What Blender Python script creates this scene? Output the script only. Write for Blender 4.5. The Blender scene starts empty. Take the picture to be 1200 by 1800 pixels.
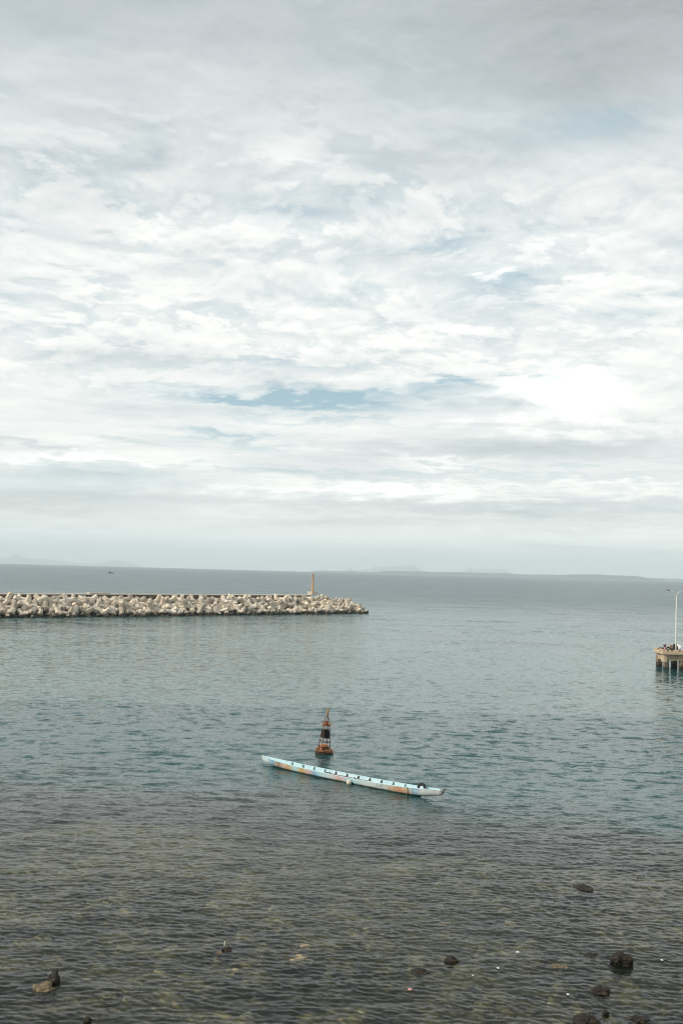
import bpy, bmesh, math, random
import numpy as np
from mathutils import Vector, Matrix, noise as mnoise

random.seed(7); RNG = np.random.default_rng(11)
R = math.radians
SC = bpy.context.scene
COL = SC.collection

# ------------------------------------------------------------------ camera
CAM_H, PITCH, ROLL = 13.5, math.atan(103 / 1750), R(1.53)
cam = bpy.data.cameras.new('camera')
cam.sensor_fit = 'VERTICAL'; cam.sensor_height = 36; cam.lens = 35
cam.clip_start = 0.5; cam.clip_end = 90000
cam_o = bpy.data.objects.new('camera', cam); COL.objects.link(cam_o)
f_ = Vector((0, math.cos(PITCH), math.sin(PITCH)))
u0 = Vector((0, -math.sin(PITCH), math.cos(PITCH))); r0 = Vector((1, 0, 0))
r_ = r0 * math.cos(ROLL) + u0 * math.sin(ROLL); u_ = u0 * math.cos(ROLL) - r0 * math.sin(ROLL)
m = Matrix((r_, u_, -f_)).transposed().to_4x4(); m.translation = (0, 0, CAM_H)
cam_o.matrix_world = m
SC.camera = cam_o

# ------------------------------------------------------------------ node helper
class X:
    """a node socket with arithmetic"""
    def __init__(s, t, k): s.t, s.k = t, k
    def _m(s, op, *a, clamp=False):
        n = s.t.nodes.new('ShaderNodeMath'); n.operation = op; n.use_clamp = clamp
        for i, v in enumerate((s,) + a):
            if isinstance(v, X): s.t.links.new(v.k, n.inputs[i])
            else: n.inputs[i].default_value = v
        return X(s.t, n.outputs[0])
    def __add__(s, o): return s._m('ADD', o)
    __radd__ = __add__
    def __sub__(s, o): return s._m('SUBTRACT', o)
    def __rsub__(s, o): return (s * -1) + o
    def __mul__(s, o): return s._m('MULTIPLY', o)
    __rmul__ = __mul__
    def __truediv__(s, o): return s._m('DIVIDE', o)
    def __pow__(s, o): return s._m('POWER', o)
    def max(s, o): return s._m('MAXIMUM', o)
    def min(s, o): return s._m('MINIMUM', o)
    def clamp(s): return s._m('ADD', 0.0, clamp=True)
    def fn(s, op, *a): return s._m(op, *a)
    def step(s, a, b, lo=0.0, hi=1.0):
        n = s.t.nodes.new('ShaderNodeMapRange'); n.interpolation_type = 'SMOOTHSTEP'
        s.t.links.new(s.k, n.inputs[0])
        for i, v in enumerate((a, b, lo, hi)): n.inputs[i + 1].default_value = v
        return X(s.t, n.outputs[0])

def xyz(t, x=0, y=0, z=0):
    n = t.nodes.new('ShaderNodeCombineXYZ')
    for i, v in enumerate((x, y, z)):
        if isinstance(v, X): t.links.new(v.k, n.inputs[i])
        else: n.inputs[i].default_value = v
    return n.outputs[0]
def sep(t, v):
    n = t.nodes.new('ShaderNodeSeparateXYZ'); t.links.new(v, n.inputs[0])
    return [X(t, o) for o in n.outputs]
def noise(t, vec, scale=1.0, detail=4, rough=.5, dist=0.0, lac=2.0, color=False):
    n = t.nodes.new('ShaderNodeTexNoise'); n.noise_dimensions = '3D'
    t.links.new(vec, n.inputs['Vector'])
    n.inputs['Scale'].default_value = scale; n.inputs['Detail'].default_value = detail
    n.inputs['Roughness'].default_value = rough; n.inputs['Distortion'].default_value = dist
    n.inputs['Lacunarity'].default_value = lac
    return n.outputs['Color'] if color else X(t, n.outputs['Fac'])
def mix(t, fac, a, b, mode='MIX'):
    n = t.nodes.new('ShaderNodeMix'); n.data_type = 'RGBA'; n.blend_type = mode; n.clamp_factor = True
    for s_, v in ((n.inputs[0], fac), (n.inputs[6], a), (n.inputs[7], b)):
        if isinstance(v, X): t.links.new(v.k, s_)
        elif isinstance(v, bpy.types.NodeSocket): t.links.new(v, s_)
        elif isinstance(v, (int, float)): s_.default_value = v
        else: s_.default_value = (*v[:3], 1)
    return n.outputs[2]
def ramp(t, fac, stops, interp='LINEAR'):
    n = t.nodes.new('ShaderNodeValToRGB'); n.color_ramp.interpolation = interp
    cr = n.color_ramp
    while len(cr.elements) < len(stops): cr.elements.new(0.5)
    for e, (p, c) in zip(cr.elements, stops):
        e.position = p; e.color = (*c[:3], 1) if not isinstance(c, (int, float)) else (c, c, c, 1)
    t.links.new(fac.k, n.inputs[0])
    return n.outputs[0]

# ------------------------------------------------------------------ sky
W = bpy.data.worlds.new('World'); SC.world = W; W.use_nodes = True; W.cycles.sampling_method = 'NONE'
SUN_EL, SUN_AZ = R(38), R(-106)          # azimuth from +Y, negative = to the left; behind the camera's left shoulder
STR = 0.1
def build_sky():
    t = W.node_tree; t.nodes.clear()
    out = t.nodes.new('ShaderNodeOutputWorld'); bg = t.nodes.new('ShaderNodeBackground')
    bg.inputs[1].default_value = STR; t.links.new(bg.outputs[0], out.inputs[0])
    sky = t.nodes.new('ShaderNodeTexSky'); sky.sky_type = 'NISHITA'; sky.sun_disc = False
    sky.sun_elevation = SUN_EL; sky.sun_rotation = SUN_AZ
    sky.air_density = 1.0; sky.dust_density = 1.5; sky.ozone_density = 1.0
    g = t.nodes.new('ShaderNodeTexCoord').outputs['Generated']
    x, y, z = sep(t, g)
    zc = z.max(0.0)
    el = zc.fn('ARCSINE'); az = x.fn('ARCTAN2', y)
    k = zc + 0.15
    px, py = x / k, y / k
    wc = noise(t, xyz(t, px, py, 3.1), 1.3, 2, .5, color=True)
    w0, w1, w2 = sep(t, wc)
    wx, wy = (w0 - .5) * .34, (w1 - .5) * .34
    def P(lift, sc, off):                                  # cloud-deck plane; lift = the same field a little further up
        return xyz(t, (x / (k + lift) + wx) * sc, (y / (k + lift) + wy) * sc, off)
    # streaks, long and thin towards the horizon
    ns = noise(t, xyz(t, az * 3.0 + wx * .2, el * 34 + wy * .6, 1.7), 1.6, 7, .6)
    # puffs
    n1 = noise(t, P(0, 1.75, 3.1), 1.0, 7, .56)
    n1u = noise(t, P(.016, 1.75, 3.1), 1.0, 6, .54)
    n2 = noise(t, P(0, 6.0, 14.2), 1.0, 6, .62)
    n2u = noise(t, P(.007, 6.0, 14.2), 1.0, 5, .58)
    nL = w2
    wn, wn2 = w0, w1
    # ragged coordinates for the placed cloud masses
    wa = az + (wn - .5) * .10 + (ns - .5) * .12 + (n2 - .5) * .10
    we = el + (wn2 - .5) * .03 + (n2 - .5) * .055 + (ns - .5) * .03
    def blob(a, e, ra, re, amp):
        dx = (wa - a) / ra; dy = (we - e) / re
        return ((dx * dx + dy * dy) * -1).fn('EXPONENT') * amp
    def total(L):
        s = blob(*L[0])
        for q in L[1:]: s = s + blob(*q)
        return s
    gap = total([(-.085, .165, .10, .006, .95), (.00, .168, .09, .008, .85), (.105, .188, .07, .006, .8), (-.02, .150, .12, .004, .55), (.05, .178, .06, .004, .7), (-.06, .205, .07, .004, .5), (-.14, .178, .05, .003, .5),
                 (-.11, .124, .07, .007, .8), (-.02, .098, .12, .004, .5), (.2, .10, .12, .004, .4), (.24, .428, .085, .016, .55), (-.28, .085, .16, .013, .42),
                 (.15, .287, .055, .014, .5), (.08, .32, .03, .010, .55), (.0, .372, .06, .012, .40),
                 (-.09, .352, .05, .008, .45), (.29, .26, .05, .015, .35), (-.02, .275, .05, .012, .35)])
    bright = total([(.224, .182, .060, .023, .60), (-.07, .34, .08, .014, .10), (-.06, .405, .03, .014, .16),
                    (.15, .298, .035, .006, .16), (.21, .325, .05, .006, .14), (-.2, .12, .14, .010, .14),
                    (-.21, .325, .025, .014, .12), (.03, .086, .16, .005, .22), (.28, .092, .09, .005, .18),
                    (.10, .108, .05, .005, .18), (-.24, .103, .09, .004, .22)])
    grey = total([(.24, .128, .17, .016, .20), (.04, .118, .12, .011, .15), (-.28, .058, .15, .018, .18), (.02, .048, .12, .004, .10), (.25, .05, .1, .005, .10),
                  (.12, .067, .26, .009, .19), (.30, .075, .09, .005, .12), (.34, .545, .20, .075, .15),
                  (.26, .46, .12, .03, .10), (-.31, .113, .07, .004, .16), (-.25, .36, .16, .04, .07),
                  (.09, .405, .10, .018, .10), (-.18, .20, .14, .02, .07)])
    low = el.step(.10, .26, 1, 0); high = el.step(.10, .24)
    base = X(t, ramp(t, el, [(0, .92), (.03, .95), (.06, .88), (.12, .82), (.17, .83), (.26, .84), (.33, .81),
                              (.42, .68), (.50, .54), (.60, .48), (1, .48)]))
    # ragged creases between the puffs, where the deck thins
    cr1 = ((n1 - .5)._m('ABSOLUTE') * -22 + 1).max(0.0) * n2.step(.36, .56, 1, 0) * high
    cr2 = ((n2 - .47)._m('ABSOLUTE') * -16 + 1).max(0.0) * w2.step(.42, .60) * high
    crease = (cr1 + cr2 * .6).clamp() * el.step(.36, .46, 1, .35)
    lum = base + (ns - .5) * (low * .66)
    fine = high * el.step(.36, .47, 1, .45)
    lum = lum + (n1 - .5) * (high * .10) + (n1 - n1u) * (high * .52) + (n2 - .5) * (fine * .10) + (n2 - n2u) * (fine * .46)
    lum = lum - crease * .07
    lum = lum + (nL - .5) * .07 + bright - grey
    lum = lum.max(.28)
    # thin places where the blue shows
    thin = ((.45 - n1).max(0.0) * (high * 1.6) + (.42 - ns).max(0.0) * (low * 1.8)).min(.28)
    gapf = (gap * ((.86 - n2) * 2.4).clamp() + thin * .9 + crease * .27).clamp()
    warm = el.step(.015, .04) * el.step(.05, .075, 1, 0)
    tint = mix(t, ((lum - .55) * 2.6).clamp(), (.90, .965, 1.0), (1.0, .995, .955))
    tint = mix(t, warm * .9, tint, (1.0, .985, .95))
    sc = t.nodes.new('ShaderNodeVectorMath'); sc.operation = 'SCALE'
    t.links.new(tint, sc.inputs[0]); t.links.new((lum * (1 / STR)).k, sc.inputs['Scale'])
    blue = mix(t, .62, sky.outputs[0], (.27 / STR, .48 / STR, .56 / STR))
    t.links.new(mix(t, gapf * .9, sc.outputs[0], blue), bg.inputs[0])
build_sky()

sun = bpy.data.lights.new('sun', 'SUN'); sun.energy = 3.0; sun.angle = R(4); sun.color = (1, .90, .77)
sun_o = bpy.data.objects.new('sun', sun); COL.objects.link(sun_o)
to_sun = Vector((math.sin(SUN_AZ) * math.cos(SUN_EL), math.cos(SUN_AZ) * math.cos(SUN_EL), math.sin(SUN_EL)))
sun_o.rotation_euler = to_sun.to_track_quat('Z', 'Y').to_euler()

vs = SC.view_settings
vs.view_transform = 'Standard'; vs.look = 'None'; vs.gamma = 1; vs.use_curve_mapping = False; vs.exposure = 0.25
SC.cycles.use_denoising = True; SC.cycles.filter_width = 1.1; SC.cycles.sample_clamp_indirect = 4
SC.cycles.max_bounces = 8; SC.cycles.volume_bounces = 2; SC.cycles.transparent_max_bounces = 12

# ------------------------------------------------------------------ mesh helpers
def link(name, me, mat=None, parent=None, loc=None):
    o = bpy.data.objects.new(name, me); COL.objects.link(o)
    if mat is not None and me is not None:
        me.materials.clear(); me.materials.append(mat)
    if parent is not None: o.parent = parent
    if loc is not None: o.location = loc
    return o
def obj(name, bm, mat, parent=None, smooth=False, loc=None):
    me = bpy.data.meshes.new(name); bmesh.ops.recalc_face_normals(bm, faces=bm.faces[:])
    bm.to_mesh(me); bm.free()
    if smooth:
        for p in me.polygons: p.use_smooth = True
    return link(name, me, mat, parent, loc)
def tag(o, label, cat, group=None):
    o['label'] = label; o['category'] = cat
    if group: o['group'] = group
    return o
def thing(name, label, cat, loc=(0, 0, 0), rot=(0, 0, 0), group=None):
    o = bpy.data.objects.new(name, None); COL.objects.link(o); o.empty_display_size = .2
    o.location = loc; o.rotation_euler = rot
    return tag(o, label, cat, group)
def struct(o): o['kind'] = 'structure'; return o
def box(bm, c, s, rot=None, bevel=0.0):
    M = Matrix.Translation(c) @ (rot.to_4x4() if rot is not None else Matrix()) @ Matrix.Diagonal((*s, 1))
    q = bmesh.ops.create_cube(bm, size=1, matrix=M)
    if bevel:
        es = {e for v in q['verts'] for e in v.link_edges}
        bmesh.ops.bevel(bm, geom=list(es), offset=bevel, segments=1, affect='EDGES')
def tube(bm, pts, rad, n=8, cap=True):
    pts = [Vector(p) for p in pts]; rings = []
    rr = rad if isinstance(rad, (list, tuple)) else [rad] * len(pts)
    for i, p in enumerate(pts):
        d = (pts[min(i + 1, len(pts) - 1)] - pts[max(i - 1, 0)]).normalized()
        a = d.orthogonal().normalized() if i == 0 else (a - d * a.dot(d)).normalized()
        b = d.cross(a)
        rings.append([bm.verts.new(p + (a * math.cos(2 * math.pi * j / n) + b * math.sin(2 * math.pi * j / n)) * rr[i]) for j in range(n)])
    for A, B in zip(rings, rings[1:]):
        for j in range(n): bm.faces.new((A[j], A[(j + 1) % n], B[(j + 1) % n], B[j]))
    if cap: bm.faces.new(rings[0][::-1]); bm.faces.new(rings[-1])
def lathe(bm, prof, n=20, M=Matrix()):
    rings = []
    for r, z in prof:
        rings.append([bm.verts.new(M @ Vector((r * math.cos(2 * math.pi * j / n), r * math.sin(2 * math.pi * j / n), z))) for j in range(n)])
    for A, B in zip(rings, rings[1:]):
        for j in range(n): bm.faces.new((A[j], A[(j + 1) % n], B[(j + 1) % n], B[j]))
    bm.faces.new(rings[0][::-1]); bm.faces.new(rings[-1])

# ------------------------------------------------------------------ materials
def newmat(name):
    mt = bpy.data.materials.new(name); mt.use_nodes = True; t = mt.node_tree
    return mt, t, t.nodes['Principled BSDF']
def rough_mat(name, cols, scale=3.0, rough=.8, bump=.3, bump_scale=None, wet=None, vary=0.0, spec=.35, detail=6, dist=.02):
    """noise-coloured material; wet=(z0, z1, colour) stains the tidal band; vary = per-object brightness change"""
    mt, t, b = newmat(name)
    tc = t.nodes.new('ShaderNodeTexCoord').outputs['Object']
    geo = t.nodes.new('ShaderNodeNewGeometry').outputs['Position']
    n = noise(t, tc, scale, detail, .62, .3)
    k = len(cols) - 1
    c = ramp(t, n, [(.30 + .40 * i / max(k, 1), q) for i, q in enumerate(cols)])
    if vary:
        oi = t.nodes.new('ShaderNodeObjectInfo'); rnd = X(t, oi.outputs['Random'])
        v = rnd * vary + (1 - vary * .55); hue = (rnd * 37.7)._m('FRACT')
        c = mix(t, 1.0, c, xyz(t, v, v * (hue * .04 + .965), v * (hue * .16 + .88)), 'MULTIPLY')
    if wet:
        z = sep(t, geo)[2] + (noise(t, geo, .7, 4, .6) - .5) * (abs(wet[1] - wet[0]) * 2.2)
        c = mix(t, z.step(wet[0], wet[1], 1, 0), c, wet[2])
    t.links.new(c, b.inputs['Base Color'])
    b.inputs['Roughness'].default_value = rough; b.inputs['Specular IOR Level'].default_value = spec
    if bump:
        bn = t.nodes.new('ShaderNodeBump'); bn.inputs['Strength'].default_value = bump; bn.inputs['Distance'].default_value = dist
        t.links.new(noise(t, tc, bump_scale or scale * 4, 5, .6).k, bn.inputs['Height']); t.links.new(bn.outputs[0], b.inputs['Normal'])
    return mt

M = {}
M['concrete'] = rough_mat('concrete', [(.44, .38, .30), (.61, .545, .45), (.72, .665, .575)], .45, .85, .3, 3, wet=(.4, 1.4, (.045, .038, .026)), vary=.6)
M['crown'] = rough_mat('crown_concrete', [(.42, .38, .31), (.58, .54, .47)], .3, .85, .2)
M['core'] = rough_mat('core_rock', [(.03, .026, .02), (.08, .068, .052)], .6, .9, .5)
M['parapet'] = rough_mat('parapet_dark', [(.10, .085, .07), (.17, .145, .115)], .4, .9, .2)
M['pier'] = rough_mat('pier_concrete', [(.22, .17, .11), (.40, .32, .22), (.50, .42, .31)], .8, .85, .3, 5, wet=(.15, .8, (.03, .03, .025)))
M['deck'] = rough_mat('deck_concrete', [(.42, .32, .22), (.60, .48, .35)], .9, .85, .2)
M['pile'] = rough_mat('pile_concrete', [(.16, .12, .085), (.30, .23, .16)], .9, .9, .3, wet=(.1, 1.0, (.022, .02, .016)))
M['tan'] = rough_mat('tan_paint', [(.44, .28, .16), (.52, .345, .20), (.56, .39, .245)], .9, .7, .1)
M['lamp_white'] = rough_mat('lamp_paint', [(.62, .60, .54), (.76, .74, .68)], 1.2, .5, 0)
M['dark'] = rough_mat('dark_metal', [(.03, .03, .03), (.07, .06, .055)], 4, .6, .1)
M['rubber'] = rough_mat('rubber', [(.012, .012, .012), (.035, .03, .028)], 9, .7, .2)
M['rust'] = rough_mat('rust', [(.04, .019, .012), (.14, .06, .03), (.34, .17, .085)], 2.6, .85, .4, wet=(.02, .12, (.03, .018, .012)))
M['rust_pale'] = rough_mat('rust_pale', [(.25, .08, .03), (.46, .19, .08), (.55, .30, .17)], 5, .85, .3)
M['panel'] = rough_mat('black_panel', [(.012, .014, .016), (.03, .032, .034)], 5, .6, .1)
M['yellow'] = rough_mat('ochre_paint', [(.32, .13, .03), (.44, .21, .06)], 6, .6, .1)
M['red'] = rough_mat('red_glass', [(.22, .04, .02), (.32, .07, .03)], 6, .4, 0)
M['inner'] = rough_mat('pale_blue_paint', [(.42, .60, .65), (.52, .73, .78), (.58, .78, .82)], 1.6, .6, .15, 14)
M['white'] = rough_mat('white_paint', [(.62, .60, .55), (.78, .76, .72)], 3, .55, .1)
M['brown'] = rough_mat('brown_wood', [(.035, .018, .013), (.10, .045, .03)], 6, .8, .3)
M['redwood'] = rough_mat('red_wood', [(.09, .02, .018), (.20, .06, .045)], 4, .75, .2)
M['knee_blue'] = rough_mat('grey_blue_wood', [(.10, .15, .17), (.17, .24, .26)], 5, .8, .2)
M['float'] = rough_mat('float_plastic', [(.55, .48, .36), (.74, .69, .58)], 6, .6, .1)
M['rock'] = rough_mat('wet_rock', [(.006, .005, .004), (.018, .014, .009), (.065, .046, .022)], 3.2, .6, .9, 9, spec=.3, dist=.06)
M['rock_tan'] = rough_mat('tan_reef_rock', [(.03, .025, .015), (.15, .115, .065), (.26, .20, .12)], 5, .6, .9, 9, dist=.06)
M['coral'] = rough_mat('pale_reef_rock', [(.16, .125, .07), (.34, .27, .165), (.46, .38, .25)], 3.2, .8, .8, 9, dist=.05)
M['tarp'] = rough_mat('white_tarp', [(.66, .66, .64), (.80, .80, .78)], 3, .6, .3)
M['beige'] = rough_mat('beige_card', [(.36, .27, .21), (.48, .38, .30)], 3, .8, .1)
M['purple'] = rough_mat('purple_cloth', [(.10, .06, .10), (.20, .13, .19)], 5, .8, .2)
M['olive'] = rough_mat('olive_net', [(.02, .022, .014), (.06, .06, .035)], 8, .9, .5)
M['brown_cloth'] = rough_mat('brown_cloth', [(.14, .06, .03), (.26, .13, .07)], 4, .85, .3)
M['pink'] = rough_mat('pink_plastic', [(.55, .26, .24), (.66, .36, .33)], 6, .5, 0)
M['land'] = rough_mat('land', [(.02, .04, .03), (.045, .06, .045)], .002, .95, 0)
M['boat_dark'] = rough_mat('boat_dark', [(.02, .03, .03), (.05, .06, .06)], .4, .7, 0)

# ------------------------------------------------------------------ the reef and the sea
REFF = 7.43e6
def vnoise(x, y, seed):
    """tileless smooth value noise, numpy"""
    xi, yi = np.floor(x).astype(np.int64), np.floor(y).astype(np.int64)
    fx, fy = x - xi, y - yi
    fx = fx * fx * (3 - 2 * fx); fy = fy * fy * (3 - 2 * fy)
    def h(a, b):
        v = np.sin(a * 127.1 + b * 311.7 + seed * 74.7) * 43758.5453
        return v - np.floor(v)
    return (h(xi, yi) * (1 - fx) + h(xi + 1, yi) * fx) * (1 - fy) + (h(xi, yi + 1) * (1 - fx) + h(xi + 1, yi + 1) * fx) * fy
def fbm(x, y, seed, oct=4):
    s = 0; a = .5; tot = 0
    for i in range(oct):
        s = s + a * vnoise(x * 2 ** i, y * 2 ** i, seed + i * 3); tot += a; a *= .5
    return s / tot
def sstep(a, b, x):
    q = np.clip((x - a) / (b - a), 0, 1); return q * q * (3 - 2 * q)
def reef_depth(x, y):
    """water depth of the reef flat and its drop-off, without the lumps"""
    edge = 61.5 - .30 * np.clip(x, -60, 30) + (fbm(x / 7, y / 7, 5, 4) - .5) * 17
    flat = .38 + .018 * np.clip(y - 30, -30, 60)
    return flat + sstep(-15, 13, y - edge) * 7.0

def grid_mesh(name, xs, ys, Z):
    ny, nx = Z.shape
    co = np.empty((ny, nx, 3), np.float32); co[..., 0] = xs; co[..., 1] = ys; co[..., 2] = Z
    idx = np.arange(nx * ny, dtype=np.int32).reshape(ny, nx)
    q = np.stack([idx[:-1, :-1], idx[:-1, 1:], idx[1:, 1:], idx[1:, :-1]], -1).reshape(-1)
    me = bpy.data.meshes.new(name)
    me.vertices.add(nx * ny); me.vertices.foreach_set('co', co.reshape(-1))
    nq = (nx - 1) * (ny - 1)
    me.loops.add(nq * 4); me.loops.foreach_set('vertex_index', q)
    me.polygons.add(nq); me.polygons.foreach_set('loop_start', np.arange(0, nq * 4, 4, dtype=np.int32))
    me.polygons.foreach_set('use_smooth', np.ones(nq, bool))
    me.update(calc_edges=True)
    return me

# seabed
gx, gy = np.meshgrid(np.concatenate([np.linspace(-70, -26, 60)[:-1], np.linspace(-26, 26, 360), np.linspace(26, 70, 60)[1:]]), np.concatenate([np.linspace(-20, 22, 40), np.linspace(22.2, 80, 380), np.linspace(84, 160, 12)]))
lump = fbm(gx / 1.5, gy / 1.5, 21, 4)
big = fbm(gx / 5, gy / 5, 33, 3)
bedz = -reef_depth(gx, gy) + (lump - .5) * .42 + (big - .5) * .35
st_ = np.clip(fbm(gx / .8, gy / .8, 41, 3) - .56, 0, 1) * 1.6 * sstep(62, 40, gy)          # scattered stones
bedz = np.minimum(bedz + st_, -.09)
seabed = struct(link('seabed', grid_mesh('seabed', gx, gy, bedz)))
def seabed_mat():
    mt, t, b = newmat('reef_bed')
    p = t.nodes.new('ShaderNodeNewGeometry').outputs['Position']
    a = noise(t, p, .55, 7, .66, .5); c = noise(t, p, 2.6, 6, .6, .4); d = noise(t, p, .16, 4, .5)
    sa = t.nodes.new('ShaderNodeAttribute'); sa.attribute_name = 'stone'; stn = X(t, sa.outputs['Fac'])
    yy_ = sep(t, p)[1]
    f = yy_.step(36, 56) * .14 + stn * .16 - .03 + a * .62 + c * .40 + d * .40 - .21
    col = ramp(t, f, [(.37, (.012, .012, .006)), (.46, (.045, .039, .020)), (.53, (.125, .098, .050)), (.61, (.29, .225, .12)), (.72, (.44, .37, .22))])
    t.links.new(col, b.inputs['Base Color']); b.inputs['Roughness'].default_value = .9
    return mt
at = seabed.data.attributes.new('stone', 'FLOAT', 'POINT')
at.data.foreach_set('value', np.clip(st_ * 4 + (lump - .5) * 1.0, 0, 1).astype(np.float32).reshape(-1))
seabed.data.materials.append(seabed_mat())

# sea: one sheet round the whole place, waves as real relief, finest near the reef
rows = [10.0]
while rows[-1] < 20000:
    r = rows[-1]
    rows.append(r + (max(.30, 0) if r < 24 else r * r / 13440 * (.48 if r < 130 else .9)))
rows = np.array(rows)
dense = np.linspace(R(-23.5), R(23.5), 800)
az = np.concatenate([np.linspace(R(-180), R(-23.5), 60)[:-1], dense, np.linspace(R(23.5), R(180), 60)[1:]])
RR, AA = np.meshgrid(rows, az, indexing='ij')
sx, sy = RR * np.sin(AA), RR * np.cos(AA)
dr = np.gradient(rows)[:, None]
Z = np.zeros_like(sx)
gust = .35 + .75 * fbm(sx / 5, sy / 7, 61, 3) + .55 * fbm(sx / 16, sy / 24, 62, 2)
NW = 96
lam = np.exp(RNG.uniform(math.log(.19), math.log(3.6), NW))
for i in range(NW):
    L = lam[i]
    th = RNG.normal(R(-100), R(33))                      # running towards the shore
    k = 2 * math.pi / L
    s = .0150 * math.exp(-((math.log(L / .31)) / .75) ** 2) + .0085 * min(1, 1.6 / L)
    w = np.clip((L / dr - 2.0) / 2.0, 0, 1)
    act = (w[:, 0] > 0).nonzero()[0]
    if not len(act): continue
    e = act[-1] + 1
    ph = k * (sx[:e] * math.cos(th) + sy[:e] * math.sin(th)) + RNG.uniform(0, 6.28)
    Z[:e] += np.sin(ph) * (s / k) * w[:e]
Z *= gust
lee = sstep(200, 330, RR)
Z[:, (np.abs(az) > R(24))] *= .0
Z -= RR ** 2 / (2 * REFF)
sea_me = grid_mesh('sea', sx, sy, Z)
at = sea_me.attributes.new('depth', 'FLOAT', 'POINT')
at.data.foreach_set('value', np.where(RR < 300, reef_depth(sx, sy), 8.0).astype(np.float32).reshape(-1))
sea = struct(link('sea', sea_me))
def sea_mat():
    mt, t, b = newmat('sea_water')
    out = t.nodes['Material Output']
    geo = t.nodes.new('ShaderNodeNewGeometry'); p = geo.outputs['Position']
    x, y, z = sep(t, p)
    att = t.nodes.new('ShaderNodeAttribute'); att.attribute_name = 'depth'; dep = X(t, att.outputs['Fac'])
    dist = (x * x + y * y)._m('SQRT')
    # slopes of the ripples too fine for the mesh
    q1 = noise(t, xyz(t, x * 4.2, y * 7.0, 0.0), 1.0, 3, .65, .6, color=True)
    q2 = noise(t, xyz(t, x * .70, y * 1.05, 4.0), 1.0, 5, .68, .4, color=True)
    a1 = sep(t, q1); a2 = sep(t, q2)
    patch = noise(t, xyz(t, x * .010, y * .020, 2.0), 1.0, 4, .55, .6)
    rough_far = dist.step(34, 85)
    k2 = rough_far * 1.3 * (patch * .9 + .55)
    k1 = .48
    nx = (a1[0] - .5) * (k1 * .6) + (a2[0] - .5) * (k2 * .7)
    ny = (a1[1] - .5) * k1 + (a2[1] - .5) * k2
    a3 = sep(t, noise(t, xyz(t, x * .06, y * .10, 9.0), 1.0, 4, .62, .4, color=True))     # swell and wave groups
    k3 = dist.step(90, 300) * .8
    nx = nx + (a3[0] - .5) * (k3 * .4); ny = ny + (a3[1] - .5) * k3
    va = t.nodes.new('ShaderNodeVectorMath'); va.operation = 'ADD'
    t.links.new(geo.outputs['Normal'], va.inputs[0]); t.links.new(xyz(t, nx, ny, 0.0), va.inputs[1])
    vn = t.nodes.new('ShaderNodeVectorMath'); vn.operation = 'NORMALIZE'; t.links.new(va.outputs[0], vn.inputs[0])
    N = vn.outputs[0]
    # deep turbid water
    body = mix(t, (noise(t, xyz(t, x * .012, y * .02, 7.0), 1.0, 3, .5)).step(.35, .65), (.010, .064, .069), (.015, .082, .084))
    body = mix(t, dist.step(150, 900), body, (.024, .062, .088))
    body = mix(t, dep.step(.8, 6.5, 1, 0), body, (.048, .062, .046))          # suspended matter over the reef
    t.links.new(body, b.inputs['Base Color'])
    b.inputs['IOR'].default_value = 1.33; b.inputs['Specular IOR Level'].default_value = .39; b.inputs['Specular Tint'].default_value = (.92, .98, 1.0, 1)
    t.links.new((dist.step(55, 600, .09, .34)).k, b.inputs['Roughness'])
    t.links.new(N, b.inputs['Normal'])
    # clear shallow water over the reef
    fr = t.nodes.new('ShaderNodeFresnel'); fr.inputs['IOR'].default_value = 1.33; t.links.new(N, fr.inputs['Normal'])
    tr = t.nodes.new('ShaderNodeBsdfTransparent'); tr.inputs[0].default_value = (.82, .87, .76, 1)
    gl = t.nodes.new('ShaderNodeBsdfGlossy'); gl.inputs['Roughness'].default_value = .14; t.links.new(N, gl.inputs['Normal'])
    sh = t.nodes.new('ShaderNodeMixShader')
    t.links.new(fr.outputs[0], sh.inputs[0]); t.links.new(tr.outputs[0], sh.inputs[1]); t.links.new(gl.outputs[0], sh.inputs[2])
    op = 1 - (dep * -.26).fn('EXPONENT')
    mx = t.nodes.new('ShaderNodeMixShader')
    t.links.new(op.clamp().k, mx.inputs[0]); t.links.new(sh.outputs[0], mx.inputs[1]); t.links.new(b.outputs[0], mx.inputs[2])
    t.links.new(mx.outputs[0], out.inputs['Surface'])
    return mt
sea.data.materials.append(sea_mat())

# ------------------------------------------------------------------ far land
def ridge(name, d, az0, az1, hfun, depth, n=160):
    """a hill range: heightfield across az0..az1 (radians), crest `depth` behind its foot"""
    A = np.linspace(az0, az1, n); V = np.linspace(-1, 1, 9)
    a, v = np.meshgrid(A, V)
    hh = np.array([hfun(q) for q in A])[None, :]
    rad = d + depth * v
    xx, yy = rad * np.sin(a), rad * np.cos(a)
    wob = 1 + .25 * (fbm(xx / 900, yy / 900, 3, 3) - .5)
    zz = hh * (1 - np.abs(v) ** 1.6) * wob - d * d / (2 * REFF) - 6
    return struct(link(name, grid_mesh(name, xx, yy, zz), M['land']))
def bump(q, c, w, h): return h * math.exp(-((q - c) / w) ** 2)
def fr(q, s): return mnoise.noise(Vector((q * s, 3.3, 0)))
def jag(q, s, h): return h * (mnoise.fractal(Vector((q * s, 3.3, 0)), .9, 2.0, 5))
ridge('mountain_range', 32000, -.03, .10, lambda q: max(0, bump(q, .070, .013, 290) + bump(q, .045, .020, 215) + bump(q, .012, .02, 160) + jag(q, 90, 110)), 3000, 260)
ridge('mountain_range', 32000, .10, .21, lambda q: max(0, bump(q, .140, .016, 320) + bump(q, .163, .010, 250) + bump(q, .122, .010, 150) + jag(q + 5, 100, 120) - 20), 3000, 260)
ridge('mountain_range', 32000, -.38, -.17, lambda q: max(0, bump(q, -.30, .05, 240) + bump(q, -.215, .02, 200) + bump(q, -.36, .03, 170) + jag(q + 9, 75, 80)), 3000, 260)
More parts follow.
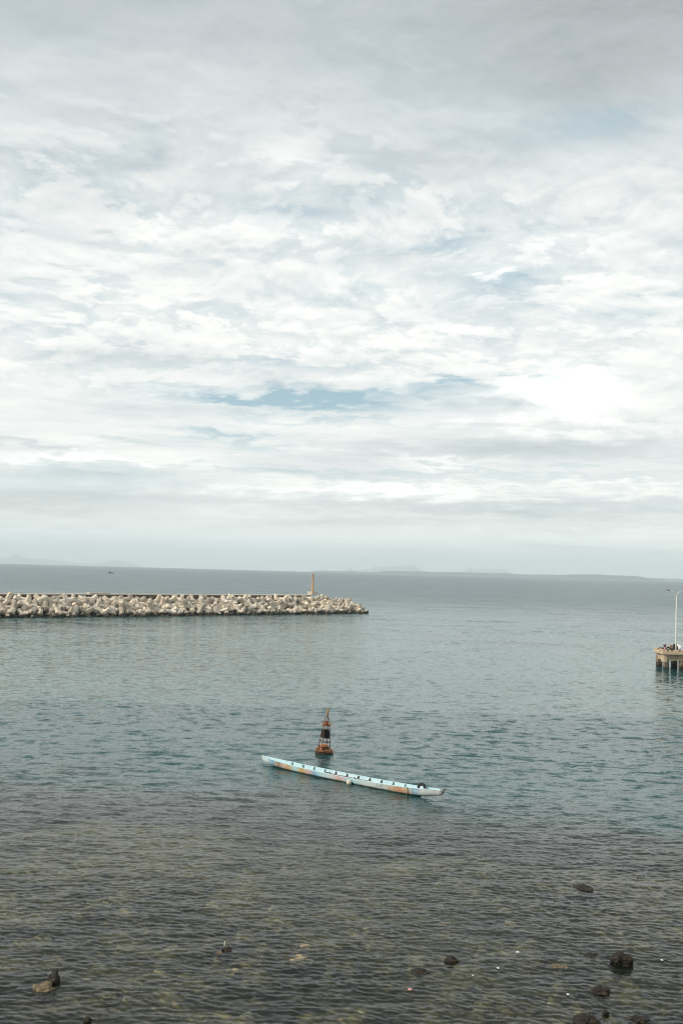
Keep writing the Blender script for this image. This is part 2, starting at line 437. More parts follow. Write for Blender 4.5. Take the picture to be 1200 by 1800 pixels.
ridge('coast', 13000, -.034, .315, lambda q: max(0, 24 + 17 * sstep(.038, .044, q) + 8 * sstep(.0, .1, q) + 13 * sstep(.20, .25, q) - 36 * sstep(.285, .31, q) + 8 * fr(q, 60) - 20 * sstep(-.01, -.034, q)), 700, 240)
ridge('coast', 16000, .27, .40, lambda q: max(0, 50 + 9 * fr(q, 80)), 700)

# ------------------------------------------------------------------ breakwater
BA = Vector((-81.3, 240.4, 0)); BB = Vector((10.2, 322.85, 0)); BD = (BB - BA).normalized(); BN = Vector((BD.y, -BD.x, 0))   # BN points to the camera's side
BL = (BB - BA).length; CREST = 4.6; SET = 7.5
bw = thing('breakwater', 'long breakwater of piled pale concrete tetrapods with a flat capped crest', 'breakwater', BA, (0, 0, math.atan2(BD.y, BD.x)))
# local frame: x along, +y away from the camera's side
def tetrapod(seed):
    rnd = random.Random(seed); bm = bmesh.new()
    dirs = [Vector((0, 0, 1)), Vector((.943, 0, -.333)), Vector((-.471, .816, -.333)), Vector((-.471, -.816, -.333))]
    for d in dirs:
        L = 1.08
        tube(bm, [d * -.12, d * .12, d * L], [.45, .45, .32], 6)
    me = bpy.data.meshes.new('tetrapod'); bmesh.ops.recalc_face_normals(bm, faces=bm.faces[:]); bm.to_mesh(me); bm.free()
    me.materials.append(M['concrete']); return me
TP = tetrapod(1)
def put_block(x, y, z, s):
    o = bpy.data.objects.new('tetrapod', TP); COL.objects.link(o); o.parent = bw
    o.location = (x, y, z); o.scale = (s,) * 3
    o.rotation_euler = (random.uniform(0, 6.28), random.uniform(0, 6.28), random.uniform(0, 6.28))
nb = 0
ROWS = [(-.5, -.5), (1.4, .8), (3.4, 1.95), (5.4, 3.05), (7.0, 3.85)]
for ri, (yy, zz) in enumerate(ROWS):
    x = -10 + .9 * (ri % 2)
    while x < BL - 3.5 - ri * 1.5:
        put_block(x + random.uniform(-.5, .5), yy + random.uniform(-.9, .8), zz + random.uniform(-.5, .35), random.uniform(1.5, 1.9)); nb += 1
        x += 2.5
# round head
for ring, (rad, zz, cnt) in enumerate([(8.4, -.1, 11), (6.4, 1.1, 9), (4.3, 2.3, 7), (2.2, 3.2, 4)]):
    for j in range(cnt):
        a = -math.pi / 2 + math.pi * (j + .5) / cnt
        put_block(BL - 6.0 + rad * math.cos(a) + random.uniform(-.4, .4), 8.0 + rad * math.sin(a) + random.uniform(-.4, .4), zz + random.uniform(-.3, .3), random.uniform(1.4, 1.7)); nb += 1
put_block(BL - 14, 8.2, 4.1, 1.5); put_block(BL - 11.5, 9.2, 3.9, 1.5); put_block(BL - 12.5, 7.3, 4.0, 1.4)
# core
bm = bmesh.new(); prof = [(1.0, -3), (3.4, .0), (6.2, 1.6), (8.4, 3.2), (11.5, 3.2), (18, -3)]
secs = []
for xx in np.linspace(-24, BL - 6, 80):
    secs.append([bm.verts.new((xx, yy + random.uniform(-.3, .3), zz + random.uniform(-.3, .3))) for yy, zz in prof])
for A, B in zip(secs, secs[1:]):
    for j in range(len(prof) - 1): bm.faces.new((A[j], B[j], B[j + 1], A[j + 1]))
bm.faces.new(secs[-1]); bm.faces.new(secs[0][::-1])
obj('rubble_core', bm, M['core'], bw)
# crest: dark parapet face with a pale cap
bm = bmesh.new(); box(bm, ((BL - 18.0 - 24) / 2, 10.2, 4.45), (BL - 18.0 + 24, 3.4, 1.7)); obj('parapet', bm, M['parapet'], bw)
bm = bmesh.new(); box(bm, ((BL - 17.7 - 24) / 2, 10.2, 5.42), (BL - 17.7 + 24, 3.9, .26), bevel=.03); obj('cap_slab', bm, M['crown'], bw)
bm = bmesh.new(); box(bm, (31, 9.3, 5.74), (6.2, 1.6, .38), bevel=.04); obj('cap_step', bm, M['crown'], bw)

# beacon at its end
TX = BL - 16.2
twp = BA + BD * TX - BN * 10.0
tw = thing('beacon_tower', 'slender tan beacon column on a square block at the breakwater end', 'beacon', (twp.x, twp.y, 5.45), (0, 0, R(40)))
bm = bmesh.new(); box(bm, (0, 0, .55), (2.5, 2.5, 1.1), bevel=.04); obj('base_block', bm, M['crown'], tw)
bm = bmesh.new(); lathe(bm, [(.44, 1.09), (.42, 1.3), (.30, 5.6), (.30, 5.75)], 12); obj('column', bm, M['tan'], tw, True)
bm = bmesh.new(); lathe(bm, [(.44, 5.74), (.44, 5.86)], 12); obj('gallery', bm, M['tan'], tw)
bm = bmesh.new(); lathe(bm, [(.20, 5.85), (.20, 6.5), (.27, 6.52), (.05, 6.85)], 10); obj('lantern', bm, M['yellow'], tw)
bm = bmesh.new()
for j in range(6): tube(bm, [(.41 * math.cos(j * 1.047), .41 * math.sin(j * 1.047), 5.8), (.41 * math.cos(j * 1.047), .41 * math.sin(j * 1.047), 6.3)], .02, 5)
tube(bm, [(.41 * math.cos(j * .5236), .41 * math.sin(j * .5236), 6.3) for j in range(13)], .022, 5); obj('railing', bm, M['tan'], tw)
bm = bmesh.new(); tube(bm, [(0, 0, 6.8), (0, 0, 7.5)], .035, 6); obj('rod', bm, M['pink'], tw)

# ------------------------------------------------------------------ pier
PX, PY, PZ = 49.0, 150.6, 2.62
pier = thing('pier', 'brown concrete pier end on square piles at the right edge', 'pier', (PX, PY, 0), (0, 0, R(-3)))
LEN, WID = 26.0, 5.4
bm = bmesh.new(); box(bm, (LEN / 2 - .12, WID / 2 - .02, PZ - .21), (LEN + .26, WID + .3, .42), bevel=.04); obj('deck', bm, M['deck'], pier)
bm = bmesh.new(); box(bm, (LEN / 2, .35, PZ - .42 - .46), (LEN - .6, .35, .90)); obj('beam', bm, M['pier'], pier)
bm = bmesh.new(); box(bm, (LEN / 2, WID - .6, PZ - .42 - .46), (LEN - .6, .35, .90)); obj('beam', bm, M['pier'], pier)
bm = bmesh.new(); box(bm, (.34, WID / 2 + .80, PZ - .42 - .40), (.30, WID - 2.3, .80)); obj('end_beam', bm, M['pier'], pier)
bm = bmesh.new(); box(bm, (.36, WID / 2 + .80, PZ - .42 - .86), (.42, WID - 2.3, .12)); obj('ledge', bm, M['deck'], pier)
bm = bmesh.new(); box(bm, (.22, .93, PZ - .42 - .58), (.44, 1.80, 1.16), bevel=.03); obj('corner_block', bm, M['deck'], pier)
for xx in [.48, 2.75, 5.0, 7.3, 9.6, 11.9, 14.2, 16.5, 18.8, 21.1, 23.4, 25.5]:
    for yy, dy in ((.62, .75), (WID - .75, 1.2)):
        bm = bmesh.new(); box(bm, (xx, yy, -.36), (.74, dy, 4.3), bevel=.04); obj('pile', bm, M['pile'], pier)
bm = bmesh.new()                                       # kerb blocks along the edge
kb = bpy.data.meshes.new('kerb_block'); b2 = bmesh.new(); box(b2, (0, 0, .15), (.36, .30, .30), bevel=.05); b2.to_mesh(kb); b2.free(); kb.materials.append(M['deck'])
bm.free()
for j in range(44):
    o = link('kerb_block', kb, None, pier, (.35 + j * .58, .16, PZ))
    o.rotation_euler = (0, 0, random.uniform(-.06, .06))
for j in range(8): o = link('kerb_block', kb, None, pier, (.08, .75 + j * .58, PZ)); o.rotation_euler = (0, 0, R(90))

pl = pier.matrix_basis
def onpier(x, y, z=0): return (Matrix.Translation((PX, PY, 0)) @ Matrix.Rotation(R(-3), 4, 'Z') @ Vector((x, y, PZ + z)))[:]
lp = thing('street_lamp', 'tall white twin-arm street lamp standing on the pier', 'street lamp', onpier(1.87, .55))
bm = bmesh.new(); tube(bm, [(0, 0, 0), (0, 0, 1.2), (.03, 0, 8.45)], [.11, .10, .065], 10); obj('post', bm, M['lamp_white'], lp, True)
bm = bmesh.new(); lathe(bm, [(.17, 0), (.17, .06), (.12, .3)], 10); obj('base_collar', bm, M['lamp_white'], lp)
for s in (-1, 1):
    pts = [(.03 + s * .0, 0, 8.35), (.03 + s * .09, 0, 8.62), (.03 + s * .25, 0, 8.88), (.03 + s * .50, 0, 9.05), (.03 + s * 1.0, 0, 9.17)]
    bm = bmesh.new(); tube(bm, pts, [.06, .055, .05, .045, .04], 8); a = obj('arm', bm, M['lamp_white'], lp, True)
    bm = bmesh.new(); box(bm, (.03 + s * 1.22, 0, 9.24), (.5, .2, .1), Matrix.Rotation(-s * .28, 3, 'Y'), bevel=.03); obj('lamp_head', bm, M['dark'], lp)

def blobmesh(seed, s, n=2, amp=.35, freq=1.3, flat=0):
    bm = bmesh.new(); bmesh.ops.create_icosphere(bm, subdivisions=n, radius=1)
    for v in bm.verts:
        p = v.co.copy(); d = mnoise.fractal(p * freq + Vector((seed * 3.7, seed, 0)), 1.0, 2.0, 4)
        q = p * (1 + amp * d)
        if flat: q.z = max(q.z, -flat)
        v.co = Vector((q.x * s[0], q.y * s[1], q.z * s[2]))
    return bm
# goods on the pier
tp = thing('tarp_bundle', 'white tarpaulin thrown over a heap right of the lamp post', 'tarp', onpier(2.95, 1.3))
bm = bmesh.new(); NX, NYY = 16, 8; vv = []
for i in range(NX):
    rowv = []
    for j in range(NYY):
        u, w_ = i / (NX - 1), j / (NYY - 1) - .5
        h = (.80 - .42 * u ** .7) * (1 - (2 * w_) ** 2 * .75) + .10 * math.sin(u * 14 + w_ * 5) * (1 - u * .3) + .05 * math.sin(w_ * 21)
        rowv.append(bm.verts.new((-.55 + u * 2.1, w_ * 1.3 + .06 * math.sin(u * 9), max(h, .08))))
    vv.append(rowv)
for A, B in zip(vv, vv[1:]):
    for j in range(NYY - 1): bm.faces.new((A[j], B[j], B[j + 1], A[j + 1]))
ts = obj('sheet', bm, M['tarp'], tp, True); sm = ts.modifiers.new('s', 'SOLIDIFY'); sm.thickness = .02
bm = blobmesh(4, (.95, .5, .26), 2, .3, 1.2, .9); bmesh.ops.translate(bm, verts=bm.verts, vec=(.45, 0, .22)); obj('bundle', bm, M['brown_cloth'], tp)
tp.scale = (1.25, 1, 1.3)
c = thing('carton', 'beige carton on dark goods left of the lamp post', 'box', onpier(1.35, 1.5, .42), (0, .05, R(14)))
bm = bmesh.new(); box(bm, (0, 0, .27), (.56, .5, .54), bevel=.015); obj('body', bm, M['beige'], c)
bm = bmesh.new(); box(bm, (0, -.13, .555), (.60, .27, .02), Matrix.Rotation(.25, 3, 'X')); obj('flap', bm, M['beige'], c)
bm = bmesh.new(); box(bm, (0, .13, .555), (.60, .27, .02), Matrix.Rotation(-.12, 3, 'X')); obj('flap', bm, M['beige'], c)
def torus(bm, R1, r2, n=24, k=10, M4=Matrix()):
    g = [[bm.verts.new(M4 @ Vector(((R1 + r2 * math.cos(2 * math.pi * j / k)) * math.cos(2 * math.pi * i / n), (R1 + r2 * math.cos(2 * math.pi * j / k)) * math.sin(2 * math.pi * i / n), r2 * math.sin(2 * math.pi * j / k) * 1.15))) for j in range(k)] for i in range(n)]
    for i in range(n):
        for j in range(k): bm.faces.new((g[i][j], g[(i + 1) % n][j], g[(i + 1) % n][(j + 1) % k], g[i][(j + 1) % k]))
def tyre(name, label, loc, rot, R1, r2, group=None):
    th = thing(name, label, 'tyre', loc, rot, group)
    bm = bmesh.new(); torus(bm, R1, r2); obj('casing', bm, M['rubber'], th, True)
    bm = bmesh.new()
    for i in range(22):
        a = 2 * math.pi * i / 22
        box(bm, ((R1 + r2 * .98) * math.cos(a), (R1 + r2 * .98) * math.sin(a), 0), (.03, .05, r2 * 1.3), Matrix.Rotation(a, 3, 'Z'))
    obj('tread', bm, M['rubber'], th)
    return th
tyre('tyre', 'dark tyre lying flat under the beige carton on the pier', onpier(1.32, 1.45, .14), (0, 0, 0), .30, .12)
tyre('tyre', 'dark tyre leaning upright left of the beige carton on the pier', onpier(.9, 1.05, .36), (R(75), 0, R(12)), .26, .10)
o = obj('net_heap', blobmesh(8, (.58, .42, .58), 3, .45, 1.8, .75), M['olive'], None, False, onpier(2.0, 1.75, .43)); tag(o, 'dark olive fishing net heaped behind the lamp post', 'net')
o = obj('net_heap', blobmesh(13, (.55, .45, .26), 3, .4, 1.9, .75), M['olive'], None, False, onpier(.48, 2.9, .19)); tag(o, 'low dark net heap near the outer end of the pier', 'net')
o = obj('cloth_heap', blobmesh(17, (.36, .30, .20), 3, .4, 1.7, .75), M['purple'], None, False, onpier(2.55, .75, .15)); tag(o, 'small purple cloth heap at the foot of the lamp post', 'cloth')
o = obj('cloth_heap', blobmesh(19, (.32, .30, .16), 3, .4, 1.7, .75), M['brown_cloth'], None, False, onpier(.55, 3.9, .12)); tag(o, 'rusty brown cloth heap at the far side of the pier end', 'cloth')
bl = thing('mooring_post', 'short pinkish post with purple rag near the pier corner', 'post', onpier(.56, 1.9))
bm = bmesh.new(); lathe(bm, [(.10, 0), (.10, .5), (.15, .52), (.15, .6)], 10); obj('post', bm, M['pink'], bl)
bm = blobmesh(23, (.24, .2, .24), 2, .4, 1.8); bmesh.ops.translate(bm, verts=bm.verts, vec=(.02, -.02, .80)); obj('rag', bm, M['purple'], bl)

# ------------------------------------------------------------------ navigation buoy
bu = thing('navigation_buoy', 'rusty orange navigation buoy with lattice tower and black panel', 'buoy', (-.85, 74.6, 0), (R(1.5), R(4.2), R(22)))
bm = bmesh.new(); lathe(bm, [(.30, -.9), (.60, -.7), (.66, -.3), (.67, .22), (.64, .27), (.36, .31), (.34, .48)], 10); obj('float_drum', bm, M['rust'], bu)
bm = bmesh.new(); lathe(bm, [(.68, .12), (.70, .14), (.70, .19), (.68, .21)], 10); obj('rim', bm, M['rust'], bu)
bm = bmesh.new(); lathe(bm, [(.30, .49), (.30, .60), (.26, .62)], 10); obj('hatch', bm, M['rust_pale'], bu)
def lerp(a, b, q): return [a[i] + (b[i] - a[i]) * q for i in range(3)]
legs = []
for j in range(4):
    a = math.pi / 4 + j * math.pi / 2
    A = (.47 * math.cos(a), .47 * math.sin(a), .40); B = (.26 * math.cos(a), .26 * math.sin(a), 2.02)
    legs.append((A, B))
    bm = bmesh.new(); tube(bm, [A, B], .028, 6); obj('leg', bm, M['rust'], bu)
    bm = bmesh.new(); box(bm, (A[0], A[1], .36), (.14, .10, .16), Matrix.Rotation(a, 3, 'Z'), .01); obj('foot', bm, M['rust_pale'], bu)
for q in (.26, .05):
    bm = bmesh.new(); ps = [lerp(*L_, q) for L_ in legs]
    for j in range(4): tube(bm, [ps[j], ps[(j + 1) % 4]], .022, 6)
    obj('cross_bar', bm, M['rust'], bu)
for j in range(4):                                     # black panels, narrowing upwards
    l0, l1 = legs[j], legs[(j + 1) % 4]
    a0, a1, b0, b1 = lerp(*l0, .44), lerp(*l1, .44), lerp(*l0, .775), lerp(*l1, .775)
    bm = bmesh.new(); k_ = 1.03
    vs_ = [bm.verts.new((p[0] * k_, p[1] * k_, p[2])) for p in (a0, a1, b1, b0)]
    fce = bm.faces.new(vs_); bmesh.ops.solidify(bm, geom=[fce], thickness=.015)
    obj('panel', bm, M['panel'], bu)
bm = bmesh.new(); lathe(bm, [(.30, 1.52 + .20), (.30, 1.74)], 8); obj('tie_ring', bm, M['panel'], bu)
bm = bmesh.new(); tube(bm, [(.27 * math.cos(j * math.pi / 6), .27 * math.sin(j * math.pi / 6), 2.03) for j in range(13)], .03, 6); obj('platform_ring', bm, M['rust'], bu)
bm = bmesh.new(); tube(bm, [(.36 * math.cos(j * math.pi / 6), .36 * math.sin(j * math.pi / 6), 2.18) for j in range(13)], .022, 6)
for j in range(4):
    a = math.pi / 4 + j * math.pi / 2; tube(bm, [(.25 * math.cos(a), .25 * math.sin(a), 1.84), (.37 * math.cos(a), .37 * math.sin(a), 2.26)], .022, 6)
obj('guard_rail', bm, M['rust_pale'], bu)
bm = bmesh.new(); lathe(bm, [(.22, 2.03), (.22, 2.06)], 10); obj('platform', bm, M['rust'], bu)
bm = bmesh.new(); lathe(bm, [(.12, 2.06), (.12, 2.2), (.09, 2.22), (.09, 2.34), (.03, 2.38)], 10); obj('lantern', bm, M['red'], bu)
for j in range(4):
    a = math.pi / 4 + j * math.pi / 2
    bm = bmesh.new(); tube(bm, [(.25 * math.cos(a), .25 * math.sin(a), 2.03), (.20 * math.cos(a), .20 * math.sin(a), 2.42), (.10 * math.cos(a), .10 * math.sin(a), 2.62), (.02 * math.cos(a), .02 * math.sin(a), 2.72)], .022, 6)
    obj('cage_bar', bm, M['rust'], bu)
bm = bmesh.new(); tube(bm, [(0, 0, 2.70), (.02, 0, 2.90)], .03, 6); obj('mast', bm, M['rust'], bu)
bm = bmesh.new(); lathe(bm, [(.03, 2.86), (.10, 2.92), (.09, 3.02), (.06, 3.06), (.07, 3.16), (.05, 3.26), (.01, 3.28)], 10); obj('top_mark', bm, M['yellow'], bu)
bm = bmesh.new(); tube(bm, [(.55, -.42, .36), (.60, -.45, .30), (.56, -.44, .05), (.55, -.43, -.2)], .03, 6); obj('mooring_strap', bm, M['rust_pale'], bu)

# ------------------------------------------------------------------ long boat
P0 = Vector((-4.95, 69.85, 0)); P1 = Vector((6.42, 60.22, 0))
bc = (P0 + P1) / 2; bl_ = (P1 - P0).length; ba = math.atan2((P1 - P0).y, (P1 - P0).x)
HL = bl_ / 2
boat = thing('longboat', 'long narrow pale blue wooden boat with peeling painted murals on its side', 'boat', bc, (0, 0, ba))
def half_w(s):
    e = (1 - abs(s) ** 2.6) if s < 0 else (1 - abs(s) ** 3.4)
    return .025 + .50 * max(e, 0) ** .8
def sheer(s): return .345 + (.14 * s * s + .06 * abs(s) ** 7 if s < 0 else .05 * s + .22 * s ** 3)
def keel(s): return -.20 + (.40 * abs(s) ** 4 if s < 0 else .52 * s ** 4)
NS = 72; SS = [-1 + 2 * i / NS for i in range(NS + 1)]
def section(s, inset, top):
    w, g_, k_ = half_w(s) - inset, sheer(s) + top, keel(s) + inset * 1.5
    w = max(w, .012); h = g_ - k_
    return [(-w, g_), (-w * .95, k_ + h * .62), (-w * .82, k_ + h * .30), (-w * .50, k_ + h * .07), (0, k_), (w * .50, k_ + h * .07), (w * .82, k_ + h * .30), (w * .95, k_ + h * .62), (w, g_)]
def rake(s, z): return s * HL + (.16 * (z - .2) if s > .97 else 0)
def shell(inset, top, close):
    bm = bmesh.new(); secs = [[bm.verts.new((rake(s, z) if close else s * HL, y, z)) for y, z in section(s, inset, top)] for s in SS]
    for A, B in zip(secs, secs[1:]):
        for j in range(8): bm.faces.new((A[j], A[j + 1], B[j + 1], B[j]))
    if close: bm.faces.new(secs[0]); bm.faces.new(secs[-1][::-1])
    return bm
def hull_mat():
    mt, t, b = newmat('mural_paint')
    tc = t.nodes.new('ShaderNodeTexCoord').outputs['Object']; x, y, z = sep(t, tc)
    wob = (noise(t, tc, 2.2, 4, .6) - .5) * .9 + (noise(t, tc, 7, 4, .7) - .5) * 1.3
    u = (x + wob) / (2 * HL) + .5
    pale, wht, tan_, och, pink, blu, rus, gry = (.40, .66, .73), (.58, .64, .63), (.58, .44, .29), (.56, .34, .10), (.64, .42, .38), (.16, .40, .62), (.52, .22, .08), (.52, .54, .50)
    pxs = [(462, pale), (470, wht), (487, blu), (493, tan_), (503, (.28, .20, .10)), (513, pink), (525, och), (541, pale), (552, och), (572, pink), (581, blu), (592, pale), (612, wht), (627, pink), (648, pale), (672, wht), (700, wht), (712, tan_), (725, rus), (737, tan_), (746, blu), (754, wht), (768, gry)]
    def s_of(px):                                  # picture column of the feature -> station along the hull
        return .0 + (px - 461) / 320 + .028 * math.sin(math.pi * (px - 461) / 320) * -1
    col = ramp(t, u, [(min(max(s_of(p), 0), 1), c) for p, c in pxs], 'EASE')
    # painted motif strokes, ghost letters fore and aft
    st = noise(t, xyz(t, x * 9, y, z * 5), 1.0, 3, .7, 1.2)
    zone = (x.step(-6.9, -6.5) * x.step(-5.4, -5.1, 1, 0) + x.step(2.4, 2.8) * x.step(4.0, 4.3, 1, 0)).clamp()
    hz = (z - .02).step(0, .08)
    col = mix(t, zone * hz * st.step(.50, .56) * .75, col, (.13, .13, .14))
    mot = noise(t, xyz(t, x * 4.5, y, z * 8), 1.0, 5, .7, .8)
    col = mix(t, mot.step(.55, .60) * .7, col, (.62, .64, .62))
    col = mix(t, mot.step(.40, .44, 1, 0) * .5, col, (.30, .38, .40))
    wear = noise(t, xyz(t, x * 1.6, y, z * 14), 1.0, 6, .7, .3)
    col = mix(t, wear.step(.60, .70) * .6, col, (.20, .14, .09))
    bottom_shade = (z + (wear - .5) * .12).step(.02, .12, 1, 0)  # shadow line along the hull bottom, painted into the colour
    col = mix(t, bottom_shade, col, (.035, .032, .026))
    t.links.new(col, b.inputs['Base Color']); b.inputs['Roughness'].default_value = .62
    bn = t.nodes.new('ShaderNodeBump'); bn.inputs['Strength'].default_value = .25; bn.inputs['Distance'].default_value = .015
    t.links.new(wear.k, bn.inputs['Height']); t.links.new(bn.outputs[0], b.inputs['Normal'])
    return mt
M['hull'] = hull_mat()
obj('hull', shell(0, 0, True), M['hull'], boat, True)
obj('inner_planking', shell(.03, -.012, False), M['inner'], boat, True)
for sgn in (-1, 1):
    bm = bmesh.new()
    tube(bm, [(s * HL, sgn * (half_w(s) - .012), sheer(s) + .004) for s in SS[1:-1]], .024, 6); obj('gunwale', bm, M['inner'], boat)
bm = bmesh.new(); box(bm, (-HL - .02, 0, sheer(-1) - .10), (.13, .085, .34), Matrix.Rotation(R(-14), 3, 'Y'), .02); obj('prow_cap', bm, M['white'], boat)
bm = bmesh.new(); tube(bm, [(HL - .22, 0, keel(1) - .05), (HL + .02, 0, keel(1) + .05), (HL + .13, 0, sheer(1) - .1), (HL + .22, 0, sheer(1) + .10)], [.035, .04, .04, .03], 6); obj('stern_post', bm, M['brown'], boat)
bm = bmesh.new(); box(bm, (HL * .945, 0, sheer(.945) - .03), (HL * .085, 2 * half_w(.945) - .08, .02)); obj('stern_deck', bm, M['inner'], boat)
ths = [-5.0 + .945 * i for i in range(11)]
for i, xx in enumerate(ths):
    s = xx / HL; w = half_w(s) - .035
    bm = bmesh.new(); box(bm, (xx, 0, sheer(s) - .20), (.17, 2 * w * .95, .03)); obj('thwart', bm, M['inner'], boat)
    bm = bmesh.new()                                   # knee on the far side above the thwart
    z0 = sheer(s) - .185; yv = w * .985; q = .055
    pts = [(xx - .08, yv - .01, z0), (xx + .04, yv - .01, z0), (xx + .04, yv, z0 + .19), (xx - .01, yv, z0 + .19)]
    A = [bm.verts.new((p[0], p[1], p[2])) for p in pts]; B = [bm.verts.new((p[0], p[1] - q, p[2])) for p in pts]
    bm.faces.new(A); bm.faces.new(B[::-1])
    for j in range(4): bm.faces.new((A[j], A[(j + 1) % 4], B[(j + 1) % 4], B[j]))
    obj('knee', bm, M['brown'] if 3 < i < 9 else M['knee_blue'], boat)
bm = bmesh.new(); s = .70
tube(bm, [(s * HL, y * 1.03, z + (.02 if abs(y) > .9 * half_w(s) else 0)) for y, z in section(s, -.008, .02)], .022, 6); obj('lashing', bm, M['dark'], boat)

BM = Matrix.Translation(bc) @ Matrix.Rotation(ba, 4, 'Z')
def onboat(x, y, z): return (BM @ Vector((x, y, z)))[:]
po = thing('wooden_pole', 'dark red pole lying along the near gunwale of the boat', 'pole', onboat(0, 0, 0), (0, 0, ba))
bm = bmesh.new(); tube(bm, [(-.95 + i * .35, -half_w((-.95 + i * .35) / HL) + .07 + .012 * math.sin(i * 1.7), sheer(0) + .035 + .008 * math.sin(i * 2.3)) for i in range(10)], .028, 7); obj('shaft', bm, M['redwood'], po)
bm = bmesh.new(); box(bm, (-1.12, -half_w(0) + .09, sheer(0) + .05), (.34, .12, .05), Matrix.Rotation(.3, 3, 'Z'), .01); obj('blade', bm, M['brown'], po)
bm = bmesh.new(); box(bm, (1.1, -half_w(.1) + .07, sheer(0) + .06), (.12, .08, .08), None, .015); obj('tie_knot', bm, M['brown'], po)
tyre('tyre', 'black tyre standing upright in the stern of the pale blue boat', onboat(5.98, -.02, sheer(.8) + .02), (R(80), 0, ba + R(8)), .20, .075)
fl = thing('fender_float', 'cream round float hanging against the near side of the boat', 'float', onboat(.83, -half_w(.1) - .15, .12))
bm = bmesh.new(); bmesh.ops.create_uvsphere(bm, u_segments=16, v_segments=10, radius=.17); bmesh.ops.scale(bm, verts=bm.verts, vec=(1, 1, 1.05)); obj('ball', bm, M['float'], fl, True)
bm = bmesh.new(); tube(bm, [(0, 0, .16), (0, .02, .24), (.0, .16, .33)], .014, 6); obj('cord', bm, M['float'], fl)

# ------------------------------------------------------------------ far vessels
fb = thing('fishing_boat', 'tiny dark fishing boat far out near the horizon', 'boat', (-356, 1553, -.16), (0, 0, R(8)))
bm = bmesh.new(); secs = []
for i in range(13):
    s = -1 + i / 6; w = 1.2 * (1 - abs(s) ** 3) ** .7 + .05; g_ = .9 + .9 * abs(s) ** 3
    secs.append([bm.verts.new((s * 4.4, y, z)) for y, z in ((-w, g_), (-w * .8, 0), (0, -.4), (w * .8, 0), (w, g_))])
for A, B in zip(secs, secs[1:]):
    for j in range(4): bm.faces.new((A[j], A[j + 1], B[j + 1], B[j]))
    bm.faces.new((A[4], A[0], B[0], B[4]))
bm.faces.new(secs[0]); bm.faces.new(secs[-1]); obj('hull', bm, M['boat_dark'], fb)
bm = bmesh.new(); box(bm, (-1.0, 0, 1.7), (2.2, 1.6, 1.5), bevel=.1); obj('cabin', bm, M['boat_dark'], fb)
bm = bmesh.new(); tube(bm, [(1.6, 0, .6), (1.6, 0, 2.6)], .07, 6); obj('mast', bm, M['boat_dark'], fb)
wv = thing('motor_boat', 'white speck of a boat far off below the low coast', 'boat', (1994, 7299, -4.2), (0, 0, R(-20)))
bm = bmesh.new(); secs = []
for i in range(9):
    s = -1 + i / 4; w = 2.6 * (1 - max(s, 0) ** 2.5) + .1; g_ = 2.2 + 1.6 * max(s, 0) ** 2
    secs.append([bm.verts.new((s * 8, y, z)) for y, z in ((-w, g_), (-w * .7, 0), (w * .7, 0), (w, g_))])
for A, B in zip(secs, secs[1:]):
    for j in range(3): bm.faces.new((A[j], A[j + 1], B[j + 1], B[j]))
    bm.faces.new((A[3], A[0], B[0], B[3]))
bm.faces.new(secs[0]); bm.faces.new(secs[-1]); obj('hull', bm, M['white'], wv)
bm = bmesh.new(); box(bm, (-2, 0, 4.0), (7, 3.4, 3.8), bevel=.3); obj('cabin', bm, M['white'], wv)

# ------------------------------------------------------------------ rocks on the reef
def rock(seed, x, y, s, z, mat, label, rz=0.0, amp=.45):
    bm = bmesh.new(); bmesh.ops.create_icosphere(bm, subdivisions=4, radius=1)
    off = Vector((seed * 3.7, seed, seed * .31))
    for v in bm.verts:
        p = v.co.copy()
        d = mnoise.fractal(p * 1.2 + off, 1.0, 2.0, 4) * amp + (.5 - abs(mnoise.noise(p * 2.3 + off))) * .42 + mnoise.noise(p * 6 + off) * .10
        q = p * (.86 + d); v.co = Vector((q.x * s[0], q.y * s[1], q.z * s[2]))
    o = obj('rock', bm, M[mat], None, True, (x, y, z)); o.rotation_euler = (0, 0, rz)
    return tag(o, label, 'rock', 'rocks on the shallow reef')
rock(2, 10.25, 35.9, (.38, .36, .28), .06, 'rock', 'largest dark wet boulder standing out of the shallows at right')
rock(5, 9.35, 36.5, (.28, .20, .10), -.03, 'rock', 'low dark rock just left of the largest boulder', amp=.3)
rock(9, 8.85, 33.35, (.28, .24, .16), .01, 'rock', 'dark rounded rock below the largest boulder, with a glossy wet side')
rock(12, 7.8, 31.1, (.38, .34, .26), -.03, 'rock', 'dark brown boulder cut by the bottom edge of the picture')
rock(15, 8.6, 31.7, (.11, .10, .10), .02, 'rock', 'smallest black stone near the bottom edge at right')
rock(18, 9.5, 31.35, (.34, .26, .12), -.03, 'rock', 'flat blackish rock in the bottom right corner')
rock(22, 7.9, 35.4, (.36, .22, .11), -.07, 'rock_tan', 'flat mottled brown rock left of the largest boulder, barely awash')
rock(25, 4.25, 35.6, (.23, .20, .13), .02, 'rock', 'dark domed rock right of centre in the shallows')
rock(28, 3.05, 34.6, (.30, .24, .10), -.02, 'rock', 'low pitted dark rock just left of the domed one')
rock(31, 10.95, 44.2, (.44, .55, .13), -.05, 'rock', 'flat dark ledge awash farthest out at right')
rock(34, 10.15, 44.0, (.45, .5, .10), -.12, 'coral', 'pale slab under water beside the farthest dark ledge')
rock(37, -8.88, 33.0, (.19, .18, .22), .08, 'rock', 'black upright stone at far left on a tan shelf')
rock(40, -9.05, 32.5, (.36, .34, .19), -.08, 'rock_tan', 'tan pitted rock shelf in front of the black upright stone')
rock(43, -3.62, 36.1, (.18, .2, .12), -.02, 'rock', 'small dark rock left of centre beside a pale stub')
rock(46, -3.85, 35.75, (.13, .14, .10), -.04, 'rock_tan', 'small tan stone in front of the small dark rock left of centre')
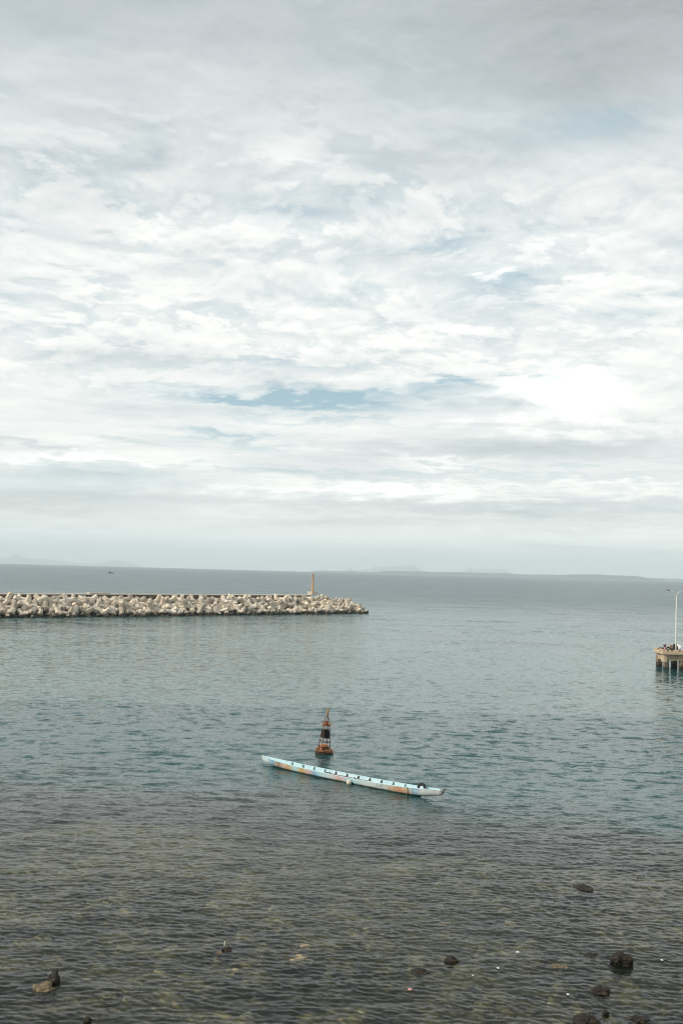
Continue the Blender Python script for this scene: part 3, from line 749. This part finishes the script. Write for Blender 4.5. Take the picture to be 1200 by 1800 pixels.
rock(49, -9.35, 40.7, (.50, .60, .12), -.115, 'coral', 'pale reef patch under water at far left')
rock(52, -1.05, 35.6, (.48, .44, .12), -.115, 'coral', 'pale tan reef head under water at centre, nearer of two')
rock(55, -.85, 36.8, (.46, .36, .10), -.115, 'coral', 'pale tan reef head under water at centre, farther of two')
rock(58, -3.3, 34.35, (.38, .30, .11), -.115, 'coral', 'pale reef stone under water left of centre')
rock(61, -6.95, 32.35, (.28, .24, .10), -.115, 'coral', 'pale reef stone under water right of the tan shelf')
rock(64, -4.9, 33.1, (.26, .24, .10), -.12, 'coral', 'dim pale stone under water between the tan shelf and centre')
rock(67, -7.1, 30.3, (.12, .10, .10), .0, 'rock', 'small black stone at the bottom edge at left')
st = thing('stub_post', 'short pale stub sticking out beside the small dark rock', 'post', (-3.78, 36.45, -.2), (0, R(6), 0))
bm = bmesh.new(); tube(bm, [(0, 0, 0), (0, 0, .36)], [.03, .022], 7); obj('stake', bm, M['float'], st)

# litter afloat
def scrap(seed, x, y, s, mat, label):
    bm = blobmesh(seed, (s, s * .8, s * .35), 2, .6, 1.6)
    tag(obj('plastic_scrap', bm, M[mat], None, False, (x, y, .045)), label, 'litter', 'litter afloat on the shallows')
scrap(3, 2.62, 33.05, .075, 'pink', 'pink plastic scrap floating below the low pitted rock')
scrap(4, 5.78, 35.0, .05, 'tarp', 'white plastic scrap floating right of the domed rock')
scrap(6, 4.82, 34.3, .035, 'tarp', 'tiny white scrap floating below the domed rock')
scrap(7, 7.72, 33.0, .05, 'tarp', 'white scrap floating left of the glossy rounded rock')
scrap(8, 6.72, 36.5, .06, 'tarp', 'white scrap floating above the mottled brown rock')
scrap(10, 11.75, 36.1, .05, 'tarp', 'white scrap floating near the right edge beyond the boulder')
scrap(11, 6.95, 32.3, .03, 'float', 'cream speck floating near the bottom right boulder')

# ------------------------------------------------------------------ air
bm = bmesh.new(); box(bm, (0, 0, 205), (72000, 72000, 590))
hz = obj('haze', bm, None); hz['kind'] = 'stuff'
mt = bpy.data.materials.new('haze'); mt.use_nodes = True; t = mt.node_tree; t.nodes.clear()
o_ = t.nodes.new('ShaderNodeOutputMaterial'); pv = t.nodes.new('ShaderNodeVolumePrincipled')
pv.inputs['Color'].default_value = (.84, .965, 1.0, 1); pv.inputs['Density'].default_value = 8.5e-5
t.links.new(pv.outputs[0], o_.inputs['Volume']); hz.data.materials.append(mt)
